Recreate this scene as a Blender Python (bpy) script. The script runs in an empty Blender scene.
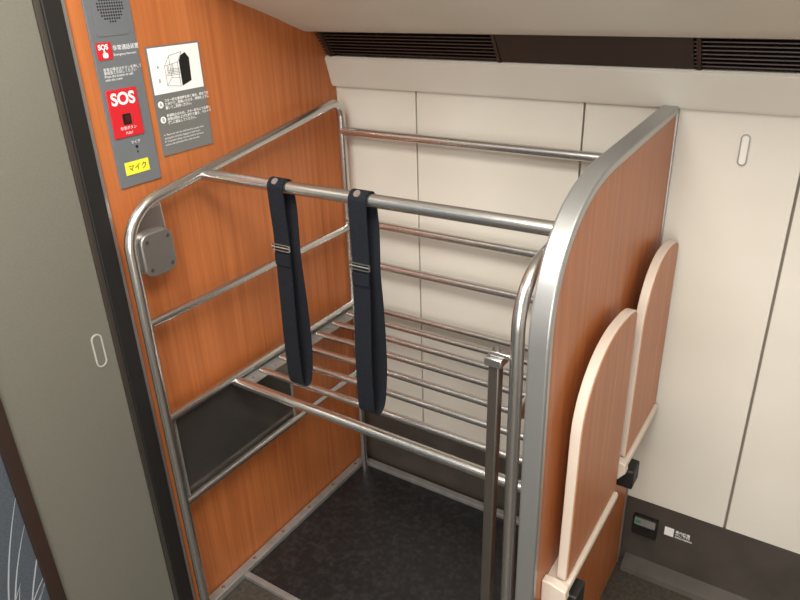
import bpy, bmesh, math, random
from mathutils import Vector, Matrix
random.seed(4)
scene=bpy.context.scene
COL=scene.collection
try:
    scene.view_settings.view_transform='Standard'
    scene.view_settings.look='None'
except Exception: pass

# ------------------------------------------------------------ materials
def s2l(c):
    return tuple(((x/255)/12.92 if x/255<=.04045 else (((x/255)+.055)/1.055)**2.4) for x in c)+(1,)
def base(name,col,rough=.5,metal=0.,spec=.5):
    m=bpy.data.materials.new(name); m.use_nodes=True
    b=m.node_tree.nodes['Principled BSDF']
    b.inputs['Base Color'].default_value=s2l(col)
    b.inputs['Roughness'].default_value=rough
    b.inputs['Metallic'].default_value=metal
    b.inputs['Specular IOR Level'].default_value=spec
    return m
def noisy(name,c1,c2,rough=.5,metal=0.,scale=(8,8,8),detail=4,bump=0.,spec=.5,lo=.35,hi=.65,nscale=1.,r2=None,dist=0.):
    m=base(name,c1,rough,metal,spec); nt=m.node_tree; N=nt.nodes; L=nt.links; b=N['Principled BSDF']
    tc=N.new('ShaderNodeNewGeometry'); mp=N.new('ShaderNodeMapping'); mp.inputs['Scale'].default_value=scale
    no=N.new('ShaderNodeTexNoise'); no.inputs['Scale'].default_value=nscale; no.inputs['Detail'].default_value=detail; no.inputs['Distortion'].default_value=dist
    cr=N.new('ShaderNodeValToRGB'); cr.color_ramp.elements[0].position=lo; cr.color_ramp.elements[1].position=hi
    cr.color_ramp.elements[0].color=s2l(c1); cr.color_ramp.elements[1].color=s2l(c2)
    L.new(tc.outputs['Position'],mp.inputs['Vector']); L.new(mp.outputs[0],no.inputs['Vector']); L.new(no.outputs['Fac'],cr.inputs[0]); L.new(cr.outputs[0],b.inputs['Base Color'])
    if bump:
        bp=N.new('ShaderNodeBump'); bp.inputs['Strength'].default_value=bump; bp.inputs['Distance'].default_value=.002
        L.new(no.outputs['Fac'],bp.inputs['Height']); L.new(bp.outputs[0],b.inputs['Normal'])
    if r2 is not None:
        mr=N.new('ShaderNodeMapRange'); mr.inputs['To Min'].default_value=rough; mr.inputs['To Max'].default_value=r2
        L.new(no.outputs['Fac'],mr.inputs['Value']); L.new(mr.outputs[0],b.inputs['Roughness'])
    return m
WOOD=noisy('wood_veneer',(164,93,50),(192,115,65),.36,0,(85,85,1.8),8,.0,.38,.28,.72,1.,None,.12)
WOOD2=noisy('wood_veneer_seat',(174,109,72),(198,131,92),.42,0,(85,85,2),8,.0,.35,.28,.72,1.,None,.12)
STEEL=base('brushed_steel',(206,204,201),.25,.96)
STEELD=base('dark_steel',(124,118,111),.30,.85)
ALU=base('satin_aluminium',(178,178,177),.36,.8)
COVERM=base('cover_metal',(156,153,149),.36,.8)
TRIMM=noisy('tray_trim_metal',(148,146,142),(162,159,155),.38,.45,(30,30,30),3)
BEIGE=noisy('beige_laminate',(209,204,192),(216,211,200),.45,0,(3,3,3),2,.0,.35)
BEIGE2=noisy('beige_cove',(208,201,186),(216,209,195),.5,0,(3,3,3),2,.0,.35)
SEATB=noisy('beige_plastic',(206,191,176),(213,199,185),.42,0,(5,5,5),2,.0,.4)
SEAM=base('panel_gap',(132,123,112),.8)
VENTD=base('vent_dark',(36,25,20),.8)
DOORM=noisy('grey_metal_panel',(134,132,121),(140,138,127),.34,.4,(260,260,260),2,0,.5,.3,.7)
BLACK=base('black_rubber',(24,22,21),.55)
DBROWN=base('dark_brown_metal',(58,40,32),.45,.1)
DBROWN2=base('vent_cover_brown',(52,37,30),.5,.1)
KICK=noisy('dark_kick_panel',(68,62,56),(78,71,65),.5,.1,(10,10,10),3)
FLOOR=noisy('grey_floor',(58,53,47),(78,72,64),.55,0,(90,90,90),6,.1,.4)
MAT=noisy('black_mat',(30,30,31),(48,47,46),.38,0,(60,60,60),10,.2,.5,.45,.68,1.,.46)
PLATE=noisy('dark_plate',(128,123,117),(136,131,125),.16,.85,(14,14,14),3,.0,.5)
STRAP=noisy('navy_webbing',(18,20,26),(32,35,42),.85,0,(900,900,350),2,.5,.2)
GREY=base('panel_grey',(104,108,112),.45)
NOTG=noisy('notice_grey',(108,108,106),(116,116,114),.5,0,(4,4,4))
RED=base('red_label',(200,34,44),.4)
YEL=base('yellow_label',(232,226,60),.5)
WHITE=base('white_print',(240,240,238),.5)
INK=base('black_print',(20,20,20),.5)
DKRED=base('dark_red_button',(70,18,22),.4)
GREEN=base('green_indicator',(50,140,105),.4)
CEIL=base('ceiling_white',(228,224,216),.6)
HRIM=base('handle_rim',(176,174,166),.4)
CAR=noisy('carriage_wall',(206,202,193),(214,209,201),.6,0,(4,4,4))
GLASS=noisy('patterned_glass',(76,82,90),(86,92,100),.2,0,(1,300,300),2,0,.6,.45,.6)
SKETCH=base('pale_leaf_pattern',(170,175,180),.5)

# ------------------------------------------------------------ object helpers
WLOC={}
def meta(o,label,cat,kind=None,group=None):
    if label:o['label']=label
    if cat:o['category']=cat
    if kind:o['kind']=kind
    if group:o['group']=group
    return o
def thing(name,loc,label,cat,group=None):
    o=bpy.data.objects.new(name,None); o.empty_display_size=.05; o.location=loc; COL.objects.link(o); WLOC[o]=Vector(loc)
    return meta(o,label,cat,None,group)
def finish(name,bm,mats,parent=None,smooth=True,label=None,kind=None,bevel=0,ang=40):
    if not isinstance(mats,(list,tuple)): mats=[mats]
    bmesh.ops.remove_doubles(bm,verts=bm.verts,dist=1e-6)
    bmesh.ops.recalc_face_normals(bm,faces=bm.faces)
    vs=[v.co for v in bm.verts]
    c=Vector([(min(v[i] for v in vs)+max(v[i] for v in vs))/2 for i in range(3)])
    for v in bm.verts: v.co-=c
    me=bpy.data.meshes.new(name); 
    for f in bm.faces: f.smooth=smooth
    bm.to_mesh(me); bm.free()
    for m in mats: me.materials.append(m)
    o=bpy.data.objects.new(name,me); COL.objects.link(o)
    o.location=c-(WLOC[parent] if parent else Vector((0,0,0)))
    if parent: o.parent=parent
    WLOC[o]=c
    if smooth:
        try: me.set_sharp_from_angle(angle=math.radians(ang))
        except Exception: pass
    if bevel:
        b=o.modifiers.new('bevel','BEVEL'); b.width=bevel; b.segments=3; b.limit_method='ANGLE'; b.angle_limit=math.radians(35)
    if label:o['label']=label
    if kind:o['kind']=kind
    return o
def add_box(bm,lo,hi,mi=0):
    x0,y0,z0=lo;x1,y1,z1=hi
    v=[bm.verts.new(p) for p in ((x0,y0,z0),(x1,y0,z0),(x1,y1,z0),(x0,y1,z0),(x0,y0,z1),(x1,y0,z1),(x1,y1,z1),(x0,y1,z1))]
    for q in ((0,3,2,1),(4,5,6,7),(0,1,5,4),(1,2,6,5),(2,3,7,6),(3,0,4,7)):
        f=bm.faces.new([v[i] for i in q]); f.material_index=mi
def box(name,lo,hi,mat,parent=None,bevel=0,**k):
    bm=bmesh.new(); add_box(bm,lo,hi); return finish(name,bm,mat,parent,bevel=bevel,**k)
def add_tube(bm,pts,r,n=16,mi=0,caps=True,closed=False):
    P=[Vector(p) for p in pts]; rings=[]
    up=None; m=len(P)
    for i,p in enumerate(P):
        if closed: t=(P[(i+1)%m]-P[i-1]).normalized()
        elif i==0: t=(P[1]-P[0]).normalized()
        elif i==m-1: t=(P[-1]-P[-2]).normalized()
        else: t=((P[i+1]-P[i]).normalized()+(P[i]-P[i-1]).normalized()).normalized()
        if up is None:
            a=Vector((0,0,1)) if abs(t.z)<.9 else Vector((1,0,0)); up=(a-t*a.dot(t)).normalized()
        else: up=(up-t*up.dot(t)).normalized()
        s=t.cross(up)
        rings.append([bm.verts.new(p+up*math.cos(2*math.pi*k/n)*r+s*math.sin(2*math.pi*k/n)*r) for k in range(n)])
    R=list(zip(rings,rings[1:])); 
    if closed: R.append((rings[-1],rings[0]))
    for a,b in R:
        for k in range(n):
            f=bm.faces.new((a[k],a[(k+1)%n],b[(k+1)%n],b[k])); f.material_index=mi
    if caps and not closed:
        bm.faces.new(rings[0][::-1]).material_index=mi; bm.faces.new(rings[-1]).material_index=mi
def fillet(pts,rads,n=10):
    P=[Vector(p) for p in pts]; out=[P[0]]
    for i in range(1,len(P)-1):
        a=(P[i-1]-P[i]).normalized(); b=(P[i+1]-P[i]).normalized(); r=rads[i-1]
        th=a.angle(b)
        if r<=0 or th>math.pi-.01: out.append(P[i]); continue
        d=r/math.tan(th/2); c=P[i]+(a+b).normalized()*(r/math.sin(th/2))
        s=P[i]+a*d; e=P[i]+b*d; vs=s-c; ve=e-c; tot=vs.angle(ve)
        ax=vs.cross(ve).normalized()
        for k in range(n+1): out.append(c+Matrix.Rotation(tot*k/n,3,ax)@vs)
    out.append(P[-1]); return out
def tube(name,pts,r,mat,parent=None,n=18,**k):
    bm=bmesh.new(); add_tube(bm,pts,r,n); return finish(name,bm,mat,parent,**k)
def mp(axis,a,b,c):
    return (a,b,c) if axis==0 else ((b,a,c) if axis==1 else (b,c,a))
def add_prism(bm,poly,axis,a0,a1,mi=0):
    A=[bm.verts.new(mp(axis,a0,*p)) for p in poly]; B=[bm.verts.new(mp(axis,a1,*p)) for p in poly]
    n=len(poly)
    bm.faces.new(A).material_index=mi; bm.faces.new(B[::-1]).material_index=mi
    for i in range(n): bm.faces.new((A[i],B[i],B[(i+1)%n],A[(i+1)%n])).material_index=mi
def prism(name,poly,axis,a0,a1,mat,parent=None,**k):
    bm=bmesh.new(); add_prism(bm,poly,axis,a0,a1); return finish(name,bm,mat,parent,**k)
def rrect(a0,b0,a1,b1,r,n=6):
    out=[]
    for cx,cy,s in ((a1-r,b1-r,0),(a0+r,b1-r,90),(a0+r,b0+r,180),(a1-r,b0+r,270)):
        for k in range(n+1):
            t=math.radians(s+90*k/n); out.append((cx+r*math.cos(t),cy+r*math.sin(t)))
    return out
def circ(a,b,r,n=20): return [(a+r*math.cos(2*math.pi*k/n),b+r*math.sin(2*math.pi*k/n)) for k in range(n)]
def ring_prism(name,outer,inner,axis,a0,a1,mat,parent=None,closed=True,**k):
    bm=bmesh.new(); n=len(outer)
    O0=[bm.verts.new(mp(axis,a0,*p)) for p in outer];O1=[bm.verts.new(mp(axis,a1,*p)) for p in outer]
    I0=[bm.verts.new(mp(axis,a0,*p)) for p in inner];I1=[bm.verts.new(mp(axis,a1,*p)) for p in inner]
    for i in range(n if closed else n-1):
        j=(i+1)%n
        for q in ((O0[i],O0[j],O1[j],O1[i]),(I0[j],I0[i],I1[i],I1[j]),(O0[j],O0[i],I0[i],I0[j]),(O1[i],O1[j],I1[j],I1[i])): bm.faces.new(q)
    if not closed:
        bm.faces.new((O0[0],O1[0],I1[0],I0[0])); bm.faces.new((O0[-1],I0[-1],I1[-1],O1[-1]))
    return finish(name,bm,mat,parent,**k)
def inset(poly,d,closed=True):
    out=[];n=len(poly)
    for i in range(n):
        if closed: p,q,r=poly[i-1],poly[i],poly[(i+1)%n]
        else: p,q,r=poly[max(i-1,0)],poly[i],poly[min(i+1,n-1)]
        e1=Vector((q[0]-p[0],q[1]-p[1])); e2=Vector((r[0]-q[0],r[1]-q[1]))
        if e1.length<1e-9:e1=e2
        if e2.length<1e-9:e2=e1
        e1.normalize();e2.normalize()
        n1=Vector((-e1.y,e1.x));n2=Vector((-e2.y,e2.x)); m=(n1+n2); m.normalize()
        c=max(.5,m.dot(n1)); out.append((q[0]+m.x*d/c,q[1]+m.y*d/c))
    return out
ROTX=Matrix(((0,0,1),(1,0,0),(0,1,0))).to_4x4()
ROTY=Matrix(((1,0,0),(0,0,-1),(0,1,0))).to_4x4()
def text(name,body,pos,size,mat,parent,rot=ROTX,align='LEFT',bold=0,space=1.,rotz=0,label=None,line=1.):
    c=bpy.data.curves.new('txt','FONT'); c.body=body; c.size=size; c.align_x=align; c.offset=bold; c.space_line=line; c.space_character=space
    o=bpy.data.objects.new('txt',c); COL.objects.link(o)
    bpy.context.view_layer.update()
    me=bpy.data.meshes.new_from_object(o.evaluated_get(bpy.context.evaluated_depsgraph_get()))
    bpy.data.objects.remove(o)
    me.transform(Matrix.Translation(pos)@rot@Matrix.Rotation(rotz,4,'Z'))
    bm=bmesh.new(); bm.from_mesh(me); bpy.data.meshes.remove(me)
    if not len(bm.verts): bm.free(); return None
    return finish(name,bm,mat,parent,smooth=False,label=label)

# ------------------------------------------------------------ room shell
def S(o): o['kind']='structure'; return o
XR=2.5; YN=-2.6; ZT=2.15
S(box('floor',(-.05,YN,-.05),(XR,.08,0),FLOOR))
S(box('wall_left',(-.04,-.742,0),(0,.08,ZT),WOOD))
S(box('wall_right',(XR,YN,0),(XR+.04,.08,ZT),CAR))
S(box('wall_front',(-.05,YN-.04,0),(XR,YN,ZT),CAR))
S(box('ceiling',(-.05,YN,ZT),(XR,.08,ZT+.04),CEIL))
bm=bmesh.new()
add_box(bm,(-.0,.012,.20),(XR,.06,1.32),1)
for a,b in ((0.,.248),(.252,.681),(.685,1.1175),(1.1225,1.56),(1.564,2.0),(2.004,XR)):
    add_box(bm,(a,0,.228),(b,.02,1.3),0)
wb=S(finish('wall_back',bm,[BEIGE,SEAM],bevel=.002))
ring_prism('panel_latch',rrect(1.004,1.127,1.022,1.190,.0089,10),rrect(1.0065,1.1295,1.0195,1.1875,.0064,10),1,-.003,.001,TRIMM,wb)
prism('latch_slot',rrect(1.0068,1.1298,1.0192,1.1872,.006,10),1,-.0012,.001,CEIL,wb)
S(prism('trim_1',[(-.010,1.236),(-.014,1.232),(-.02,1.240),(-.04,1.305),(-.036,1.312),(.02,1.312),(.02,1.236)],0,0,XR,BEIGE,bevel=.002))
cove=[(-.086,1.378),(-.094,1.3745),(-.108,1.376),(-.16,1.394),(-.20,1.410),(-.257,1.430),(-.332,1.455),(-.45,1.50),(-.6,1.60),(-.72,1.78),(-.78,2.15),(.06,2.15),(.06,1.382)]
S(prism('trim_2',cove,0,0,XR,BEIGE2,ang=30))
S(box('baseboard_back',(0,.006,0),(XR,.05,.222),KICK,bevel=.002))
S(prism('trim_3',[(-.035,0),(-.03,.012),(.006,.03),(.006,0)],0,.895,XR,KICK))
S(box('trim_4',(-.03,-.749,0),(.006,-.741,ZT),ALU))
S(box('trim_5',(-.04,-.785,0),(.010,-.749,ZT),BLACK,bevel=.002))
S(box('trim_6',(-.03,-.795,0),(.004,-.785,ZT),STEELD))
door=S(box('door_1',(-.03,-1.036,0),(.0,-.795,ZT),DOORM,bevel=.002))
ring_prism('door_handle',rrect(-.842,.793,-.818,.867,.0118,8),rrect(-.839,.796,-.821,.864,.0088,8),0,-.001,.002,HRIM,door)
prism('handle_recess',rrect(-.8385,.7965,-.8215,.8635,.0083,8),0,-.002,.0008,DOORM,door)
S(box('trim_7',(-.03,-1.062,0),(.008,-1.036,ZT),DBROWN2,bevel=.002))
win=S(box('window_1',(-.03,YN,0),(-.004,-1.062,ZT),GLASS))
bm=bmesh.new()
def leaf(y,z,l,a,bend):
    L=[];Rr=[]
    for k in range(11):
        t=k/10; ang=a+bend*t
        w=.0013*math.sin(math.pi*min(1,.12+.88*t))+.0003
        cy=y+l*t*math.cos(ang); cz=z+l*t*math.sin(ang); nx,nz=-math.sin(ang)*w,math.cos(ang)*w
        L.append(bm.verts.new((-.0036,cy+nx,cz+nz))); Rr.append(bm.verts.new((-.0036,cy-nx,cz-nz)))
    for k in range(10): bm.faces.new((L[k],L[k+1],Rr[k+1],Rr[k]))
for i in range(30):
    leaf(-1.15+random.uniform(-.03,.03),.24+random.uniform(0,.06),random.uniform(.14,.42),math.radians(random.uniform(62,115)),random.uniform(-.3,.3))
finish('glass_pattern',bm,SKETCH,win,kind='stuff')

# ------------------------------------------------------------ ventilation grille
vent=thing('air_vent',(1.2,-.02,1.31),'dark brown slotted air vent strip above beige wall panels','air vent')
bm=bmesh.new(); add_box(bm,(0,.022,1.312),(XR,.03,1.385)); finish('vent_back',bm,VENTD,vent)
for i in range(9):
    z=1.317+i*.0078; y=-.036-.0055*i
    prism('vent_slat',[(y,z),(y+.022,z+.003),(y+.022,z+.0052),(y,z+.0024)],0,0.,XR,DBROWN,vent)
for a,b in ((.50,.905),):
    prism('vent_cover',[(-.0375,1.313),(-.0850,1.379),(-.078,1.380),(-.030,1.314)],0,a,b,DBROWN2,vent,label='plain dark brown vent cover')
for x in (.02,.495,.915,1.47,2.0):
    prism('vent_divider',[(-.04,1.311),(-.086,1.379),(.02,1.384),(.02,1.311)],0,x-.004,x+.004,DBROWN,vent)

# ------------------------------------------------------------ luggage rack
rack=thing('luggage_rack',(.45,-.35,0),'brushed stainless tubular luggage rack with slatted middle shelf','luggage rack')
RT=.0115
xl=.045
sf=tube('side_frame',fillet([(xl,-.742,.0),(xl,-.742,1.098),(xl,-.045,1.205),(xl,-.045,0.)],[.095,.035],14),RT,STEEL,rack,20)
for z in (.856,.622,.385): tube('side_rail',[(xl,-.742,z),(xl,-.045,z)],.0098,STEEL,sf,16)
xr=.832
sf2=tube('side_frame',fillet([(xr,-.662,0),(xr,-.662,1.092),(xr,-.045,1.165),(xr,-.045,0)],[.09,.035],14),.0108,STEEL,rack,20)
for z in (.856,.385): tube('side_rail',[(xr,-.662,z),(xr,-.045,z)],.0098,STEEL,sf2,16)
tube('front_rail',[(xl,-.533,1.126),(xr+.02,-.533,1.131)],.0125,STEEL,rack,20)
for z in (1.125,.878,.757):
    tube('back_rail',[(xl,-.045,z),(xr,-.045,z)],.0115,STEEL,rack,18)
for x,y,p in ((xl,-.742,sf),(xr,-.662,sf2)):
    prism('foot_flange',circ(x,y,.024,24),2,.0,.006,STEEL,p)
sh=tube('shelf',[(xl,-.533,.612),(xr,-.533,.608)],.0118,STEEL,rack,20)
for y in (-.462,-.388,-.314,-.240,-.168,-.100,-.035):
    tube('shelf_bar',[(xl+.02,y,.611),(xr-.005,y,.611)],.0088,STEEL,sh,16)
bm=bmesh.new()
add_box(bm,(.033,-.535,.604),(.088,-.03,.608)); add_box(bm,(.031,-.535,.604),(.035,-.03,.622))
finish('shelf_side_plate',bm,TRIMM,sh,bevel=.001)
for y in (-.5,-.425,-.35,-.2,-.07): prism('rivet',circ(.070,y,.005,12),2,.6075,.610,STEEL,sh)
box('shelf_side_plate',(.785,-.535,.597),(.832,-.03,.6015),TRIMM,sh)
YP=-.33
pl=box('side_plate',(.030,-.716,.378),(.034,YP-.004,.612),PLATE,rack,label='dark glossy rectangular plate with steel rim',bevel=.001)
ring_prism('plate_rim',[(-.720,.374),(YP,.374),(YP,.616),(-.720,.616)],[(-.714,.380),(YP-.006,.380),(YP-.006,.610),(-.714,.610)],0,.028,.037,TRIMM,pl)
gus=[(-.742,.965),(-.742,1.02)]+[(-.742+.07*(1-math.cos(math.radians(a))),1.02+.075*math.sin(math.radians(a))) for a in range(10,91,10)]+[(-.650,1.100),(-.645,.965)]
mc=prism('mounting_cover',gus[::-1],0,.030,.044,STEEL,rack,bevel=.004)
cc=prism('cover_cap',rrect(-.724,.955,-.645,1.048,.022,8),0,.040,.056,COVERM,mc,bevel=.004)
for y,z in ((-.710,.972),(-.659,.972),(-.710,1.031),(-.659,1.031)): prism('screw',circ(y,z,.004,10),0,.0555,.0575,STEELD,mc)
XP0,XP1=.852,.880
def bez(a,b,c,d,n=22):
    return [tuple((1-t)**3*a[i]+3*(1-t)**2*t*b[i]+3*(1-t)*t*t*c[i]+t**3*d[i] for i in (0,1)) for t in [k/n for k in range(n+1)]]
curve=[(-.662,0)]+bez((-.662,.99),(-.660,1.13),(-.575,1.205),(-.42,1.215))+[(-.002,1.235)]
curve=curve[::-1]
rim_in=inset(curve,.013,False); rim_in[-1]=(-.649,0)
prism('end_panel',curve+[(-.002,0)],0,XP0,XP1,WOOD,rack,label='orange-brown wood veneer end panel',ang=25)
ring_prism('panel_edge',inset(curve,-.004,False),rim_in,0,XP0-.003,XP1+.003,ALU,rack,closed=False,bevel=.004,label='curved satin aluminium edging',ang=25)
box('panel_edge_back',(XP0-.003,-.012,0),(XP1+.003,-.0005,1.236),ALU,rack,bevel=.002)
bm=bmesh.new()
lo4=[(.778,-.670,.02),(.797,-.670,.02),(.797,-.652,.02),(.778,-.652,.02)]
hi4=[(.788,-.670,.958),(.807,-.670,.958),(.807,-.652,.958),(.788,-.652,.958)]
a=[bm.verts.new(p) for p in lo4]; b=[bm.verts.new(p) for p in hi4]
bm.faces.new(a[::-1]); bm.faces.new(b)
for i in range(4): bm.faces.new((a[i],a[(i+1)%4],b[(i+1)%4],b[i]))
gb=finish('gate_bar',bm,STEELD,rack,bevel=.003,label='square upright steel gate bar')
br=box('gate_bracket',(.783,-.675,.945),(.812,-.647,.960),STEEL,gb,bevel=.002)
box('latch_tongue',(.788,-.668,.960),(.824,-.654,.969),STEEL,gb,bevel=.002)
prism('latch_pin',circ(.797,-.661,.006,14),2,.960,.976,STEEL,gb)

# ------------------------------------------------------------ floor tray and mat
tray=thing('floor_mat',(.44,-.3,0),'black rubber floor mat in a steel frame under the rack','floor mat')
box('mat',(.03,-.575,.001),(.79,-.03,.010),MAT,tray,bevel=.002)
bm=bmesh.new()
add_box(bm,(.004,-.725,.001),(.03,-.004,.022)); add_box(bm,(.03,-.03,.001),(.82,-.008,.022)); add_box(bm,(.79,-.60,.001),(.82,-.03,.018)); add_box(bm,(.004,-.594,.001),(.82,-.577,.014))
fr=finish('mat_frame',bm,TRIMM,tray,bevel=.002)
for k in range(6): prism('rivet',circ(.017,-.66+k*.12,.005,12),2,.022,.024,STEEL,fr)

# ------------------------------------------------------------ straps
def strap(xc,zb,group,label,lean=0.,zb2=.995,sp=1.):
    t=thing('strap',(xc,-.533,1.126),label,'strap',group)
    r=.0156; yc=-.533; zc=1.126+.005*(xc-.045)/.807
    path=[]
    for k in range(13):
        a=math.pi*k/12; path.append((0,yc-r*math.cos(a),zc+r*math.sin(a)))
    path+= [(.005*sp,yc+.014,1.08),(.008*sp,yc+.010,1.03),(.009*sp,yc+.008,.98),(.010*sp,yc+.010*sp,.92),(.011*sp,yc+.013*sp,.84),(.011*sp,yc+.014*sp,.76),(.009*sp,yc+.011*sp,zb+.03),(.006*sp,yc+.007*sp,zb+.006)]
    path+= [(.004*sp,yc,zb),(.002,yc-.008*sp,zb+.007),(.001,yc-.011*sp,zb+.035),(0,yc-.012*sp,.80),(0,yc-.012,.90),(0,yc-.011,.98),(0,yc-.011,1.03),(0,yc-.014,1.08)]
    n=len(path)
    P=[Vector(p) for p in path]; Q=[]
    for i in range(n):
        a,b,c,d=P[i-1],P[i],P[(i+1)%n],P[(i+2)%n]
        for s in (0,.25,.5,.75):
            Q.append(.5*((2*b)+(c-a)*s+(2*a-5*b+4*c-d)*s*s+(3*b-a-3*c+d)*s**3))
    bm=bmesh.new(); m=len(Q); rings=[]; w=.0198; th=.0013
    for i in range(m):
        tg=(Q[(i+1)%m]-Q[i-1]); tg.x=0; tg.normalize(); nr=Vector((0,tg.z,-tg.y))
        c=Q[i]+Vector((xc+lean*(1.12-Q[i].z),0,0))
        rings.append([bm.verts.new(c+Vector((sx*w,0,0))+nr*sn*th) for sx,sn in ((-1,-1),(1,-1),(1,1),(-1,1))])
    for i in range(m):
        a,b=rings[i],rings[(i+1)%m]
        for k in range(4): bm.faces.new((a[k],a[(k+1)%4],b[(k+1)%4],b[k]))
    finish('webbing',bm,STRAP,t,ang=50)
    x0=xc+lean*.13
    ring_prism('buckle',rrect(x0-.024,zb2-.0075,x0+.024,zb2+.0075,.003),rrect(x0-.0215,zb2-.005,x0+.0215,zb2+.005,.002),1,yc-.017,yc-.0142,STEEL,t,label='steel slide buckle')
    tube('buckle_bar',[(x0-.023,yc-.0155,zb2),(x0+.023,yc-.0155,zb2)],.0020,STEEL,t,10)
    box('stitched_patch',(x0-.0196,yc-.0160,zb2-.040),(x0+.0196,yc-.0122,zb2-.014),STRAP,t,bevel=.001)
    c=Vector((xc,yc-r*.72-.001,zc+r*.72+.001)); nrm=Vector((0,-.7,.7)).normalized()
    tube('snap_button',[c-nrm*.001,c+nrm*.003],.0072,STEEL,t,16,label='round steel snap button')
    return t
strap(.263,.672,'webbing straps on the rack rail','narrow navy webbing strap with steel buckle looped over rack rail',-.014,1.003,1.1)
strap(.461,.663,'webbing straps on the rack rail','long navy webbing strap with steel buckle near rack end panel',-.024,1.000,1.25)

# ------------------------------------------------------------ folding seats
def seat(x0,y0,y1,z0,z1,label):
    t=thing('folding_seat',(x0,(y0+y1)/2,z0-.05),label,'folding seat','folded seats on the rack end panel')
    w=y1-y0
    pts=[(y1,z0)]+bez((y1,z1-.022),(y1-.002,z1-.006),(y1-w*.2,z1+.003),(y1-w*.42,z1+.003),12)+bez((y1-w*.42,z1+.003),(y0+w*.22,z1),(y0+.004,z1-.06),(y0,z1-.13),14)[1:]+[(y0-.008,z0)]
    x1=x0+.018
    prism('seat_shell',pts,0,x0,x1,SEATB,t,bevel=.002,ang=30)
    prism('seat_face',inset(pts,.004),0,x1-.001,x1+.0012,WOOD2,t,label='orange-brown wood veneer seat face',ang=30)
    xb=XP1+.0002
    b=prism('seat_base',[(xb,z0-.022),(xb,z0-.002),(x1+.006,z0-.002),(x1+.009,z0-.006),(x1+.009,z0-.017),(x1+.004,z0-.022)],1,y0-.018,y1-.006,SEATB,t,bevel=.002)
    prism('hinge_bracket',[(xb,z0-.042),(xb,z0+.010),(x1-.018,z0+.010),(x1+.010,z0+.002),(x1+.012,z0-.020),(x1-.004,z0-.042)],1,y0-.036,y0-.016,SEATB,b,bevel=.003,label='beige hinge bracket')
    box('hinge_strip',(xb,y0-.01,z0-.034),(x1+.004,y1-.006,z0-.023),STEELD,b,bevel=.001,label='steel hinge strip')
    la=box('latch',(xb,y0-.004,z0-.083),(x1+.022,y0+.046,z0-.035),BLACK,b,bevel=.004,label='small black latch')
    return t
seat(.898,-.582,-.295,.482,.925,'folded wood-faced seat with beige edge nearer the aisle')
seat(.901,-.250,-.010,.540,.967,'folded wood-faced seat with beige edge beside back wall')

# ------------------------------------------------------------ intercom strip
ic=thing('emergency_intercom',(0,-.655,1.13),'tall grey emergency intercom strip with red SOS labels','emergency intercom')
box('intercom_plate',(-.001,-.705,1.132),(.004,-.607,1.62),GREY,ic,bevel=.001)
X=.0043
pp=prism('speaker_grille',rrect(-.692,1.412,-.620,1.560,.008),0,.004,.0052,GREY,ic)
bm=bmesh.new()
for i in range(-5,6):
    for j in range(-5,6):
        if i*i+j*j<=27: add_prism(bm,circ(-.652+i*.0052,1.462+j*.0052,.0017,8),0,.0050,.0057)
finish('grille_holes',bm,BLACK,pp,kind='stuff')
lab=box('sos_label',(.004,-.698,1.372),(.0052,-.666,1.402),RED,ic)
text('sos_text','SOS',(.0055,-.6945,1.390),.0122,WHITE,lab,bold=.0004)
bm=bmesh.new(); 
add_prism(bm,rrect(-.687,1.375,-.676,1.384,.003),0,.0053,.0056)
add_prism(bm,rrect(-.684,1.382,-.681,1.3895,.001),0,.0053,.0056)
finish('hand_icon',bm,WHITE,lab)
text('intercom_text','非常通話装置',(X,-.6635,1.387),.0100,WHITE,ic,space=.95)
text('intercom_text','Emergency Intercom',(X,-.6635,1.377),.0060,WHITE,ic)
text('intercom_text','非常の場合はボタンを押して\n乗務員とお話しください\nPress the button to talk\nwith the crew',(X,-.692,1.352),.0066,WHITE,ic,line=.9)
b2=box('sos_button_plate',(.004,-.698,1.228),(.0065,-.630,1.318),RED,ic,bevel=.001,label='red square SOS button plate with white letters')
text('sos_text','SOS',(.0068,-.664,1.290),.031,WHITE,b2,bold=.0010,align='CENTER')
prism('button_surround',rrect(-.673,1.252,-.655,1.272,.002),0,.0065,.0080,INK,b2)
prism('push_button',rrect(-.669,1.256,-.659,1.268,.002),0,.0080,.0095,DKRED,b2)
text('button_text','非常ボタン',(.0068,-.664,1.2425),.0075,WHITE,b2,align='CENTER')
text('button_text','PUSH',(.0068,-.664,1.2335),.0065,WHITE,b2,align='CENTER')
prism('microphone_hole',circ(-.652,1.206,.003),0,.004,.0048,INK,ic)
text('microphone_text','マイク',(X,-.664,1.213),.0075,WHITE,ic)
prism('microphone_hole',circ(-.652,1.196,.0018),0,.004,.0048,INK,ic)
yl=box('yellow_label',(.004,-.688,1.155),(.005,-.632,1.180),YEL,ic,label='yellow label with black characters')
text('yellow_label_text','マイク',(.0053,-.682,1.162),.0150,INK,yl)
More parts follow.
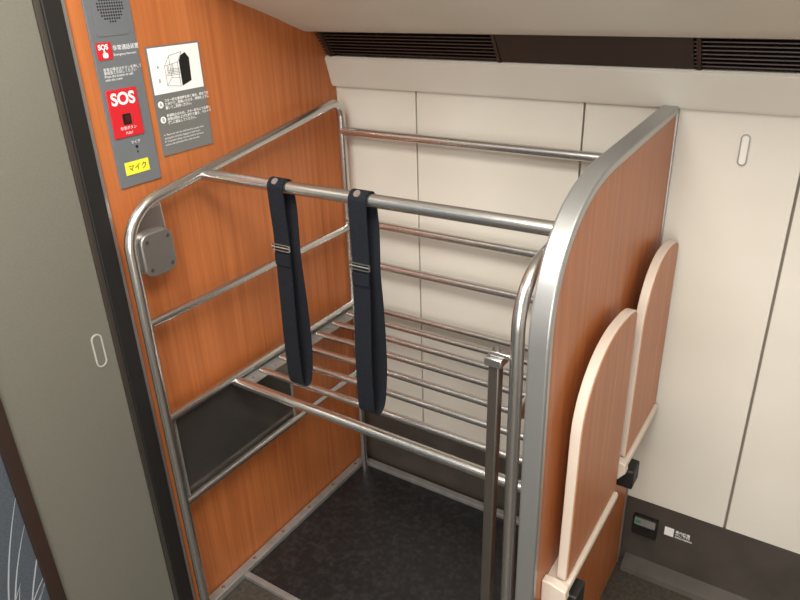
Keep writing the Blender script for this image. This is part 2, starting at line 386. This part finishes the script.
# ------------------------------------------------------------ notice
no=thing('notice_sign',(0,-.523,1.17),'grey instruction notice with rack drawing on wood wall','sign')
box('notice_board',(-.001,-.590,1.172),(.003,-.455,1.385),NOTG,no)
pic=box('notice_picture',(.003,-.587,1.294),(.0034,-.458,1.382),WHITE,no)
bm=bmesh.new()
L=.0036
def ln(a,b,r=.00035): add_tube(bm,[(L,)+a,(L,)+b],r,6)
add_prism(bm,[(-.514,1.303),(-.489,1.311),(-.487,1.356),(-.496,1.367),(-.508,1.362),(-.514,1.352)],0,.0034,.0040)
F=[(-.552,1.308),(-.552,1.346),(-.518,1.350),(-.518,1.303)]
for i in range(4): ln(F[i],F[(i+1)%4])
for a,b in ((F[1],(-.538,1.364)),((-.538,1.364),(-.504,1.369)),(F[2],(-.504,1.369)),((-.538,1.364),(-.538,1.322)),((-.538,1.322),(-.552,1.308)),((-.538,1.322),(-.516,1.320)),
   ((-.552,1.327),(-.518,1.326)),((-.549,1.330),(-.515,1.329)),((-.546,1.333),(-.515,1.332)),((-.543,1.336),(-.515,1.335)),((-.540,1.339),(-.515,1.338)),
   ((-.546,1.346),(-.546,1.330)),((-.543,1.346),(-.543,1.330)),((-.534,1.348),(-.534,1.330)),((-.531,1.348),(-.531,1.330))): ln(a,b)
finish('rack_drawing',bm,INK,pic)
text('drawing_letter','A',(.0036,-.572,1.342),.010,INK,pic)
text('drawing_letter','B',(.0036,-.572,1.316),.010,INK,pic)
for z,ch in ((1.274,'A'),(1.244,'B')):
    prism('letter_disc',circ(-.577,z,.0068),0,.003,.0034,WHITE,no)
    text('letter_text',ch,(.0037,-.577,z-.0038),.0112,INK,no,align='CENTER')
text('notice_text','スキー板の使用時を除く場合、棚を下げ\nた状態でご使用いただき、荷物を上下に\n置いてご利用ください。',(.0034,-.5665,1.278),.0066,WHITE,no,line=1.1,bold=.00012)
text('notice_text','転倒防止のため、スキー板のような長い\n荷物は棚を上げた状態で置き、ベルトで\n確実に固定してください。',(.0034,-.5665,1.248),.0066,WHITE,no,line=1.1,bold=.00012)
text('notice_text','A  Please use with the shelf lowered except when\nstoring skis, and place luggage on both levels.\nB  To prevent falling, raise the shelf for tall items\nsuch as skis and fasten them with the belts.',(.0034,-.582,1.212),.0053,WHITE,no,line=1.25)

# ------------------------------------------------------------ outlet and sticker
ou=thing('power_outlet',(.935,.006,.12),'small dark wall outlet unit with green mark on kick panel','outlet')
prism('outlet_body',rrect(.905,.116,.968,.178,.005),1,-.006,.007,BLACK,ou,bevel=.001)
prism('outlet_cover',rrect(.910,.152,.963,.174,.003),1,-.009,-.006,TRIMM,ou)
box('outlet_mark',(.912,-.0095,.158),(.926,-.009,.168),GREEN,ou)
prism('outlet_socket',rrect(.922,.122,.951,.143,.003),1,-.0075,-.006,INK,ou)
st=thing('sticker_label',(1.01,.006,.12),'small white printed sticker on dark kick panel','label')
box('sticker',(.985,.0045,.140),(1.008,.010,.166),WHITE,st)
text('sticker_text','車内設備\nのご案内\nInformation',(1.012,.0045,.158),.009,WHITE,st,rot=ROTY,line=.95,bold=.0002)

# ------------------------------------------------------------ camera
R=Matrix(((0.83957,-0.20611,0.50263),(0.54223,0.37464,-0.75209),(-0.0333,0.90397,0.42629)))
cam=bpy.data.cameras.new('camera'); co=bpy.data.objects.new('camera',cam); COL.objects.link(co)
co.matrix_world=Matrix.Translation((1.1945,-1.5174,1.5))@R.to_4x4()
cam.sensor_width=36; cam.lens=695/800*36; cam.clip_start=.02
scene.camera=co
# ------------------------------------------------------------ lights
def area(loc,tgt,sx,sy,e,col):
    l=bpy.data.lights.new('ceiling_or_fill_light','AREA'); l.shape='RECTANGLE'; l.size=sx; l.size_y=sy; l.energy=e; l.color=col
    o=bpy.data.objects.new('ceiling_or_fill_light',l); COL.objects.link(o); o.location=loc
    d=Vector(tgt)-Vector(loc); o.rotation_euler=d.to_track_quat('-Z','Y').to_euler(); return o
area((.85,-1.25,2.12),(.5,-.7,0),1.1,.4,43,(1,.97,.91))
area((.9,-2.2,2.1),(.8,-.8,.3),1.6,.4,18,(1,.975,.93))
area((1.2,-2.5,1.0),(.5,-.2,.5),1.4,1.1,24,(1,.98,.95))  # added fill low at the front wall to brighten the rack, not a ceiling lamp
w=bpy.data.worlds.new('world'); scene.world=w; w.use_nodes=True
w.node_tree.nodes['Background'].inputs[0].default_value=(1,.93,.84,1); w.node_tree.nodes['Background'].inputs[1].default_value=.3
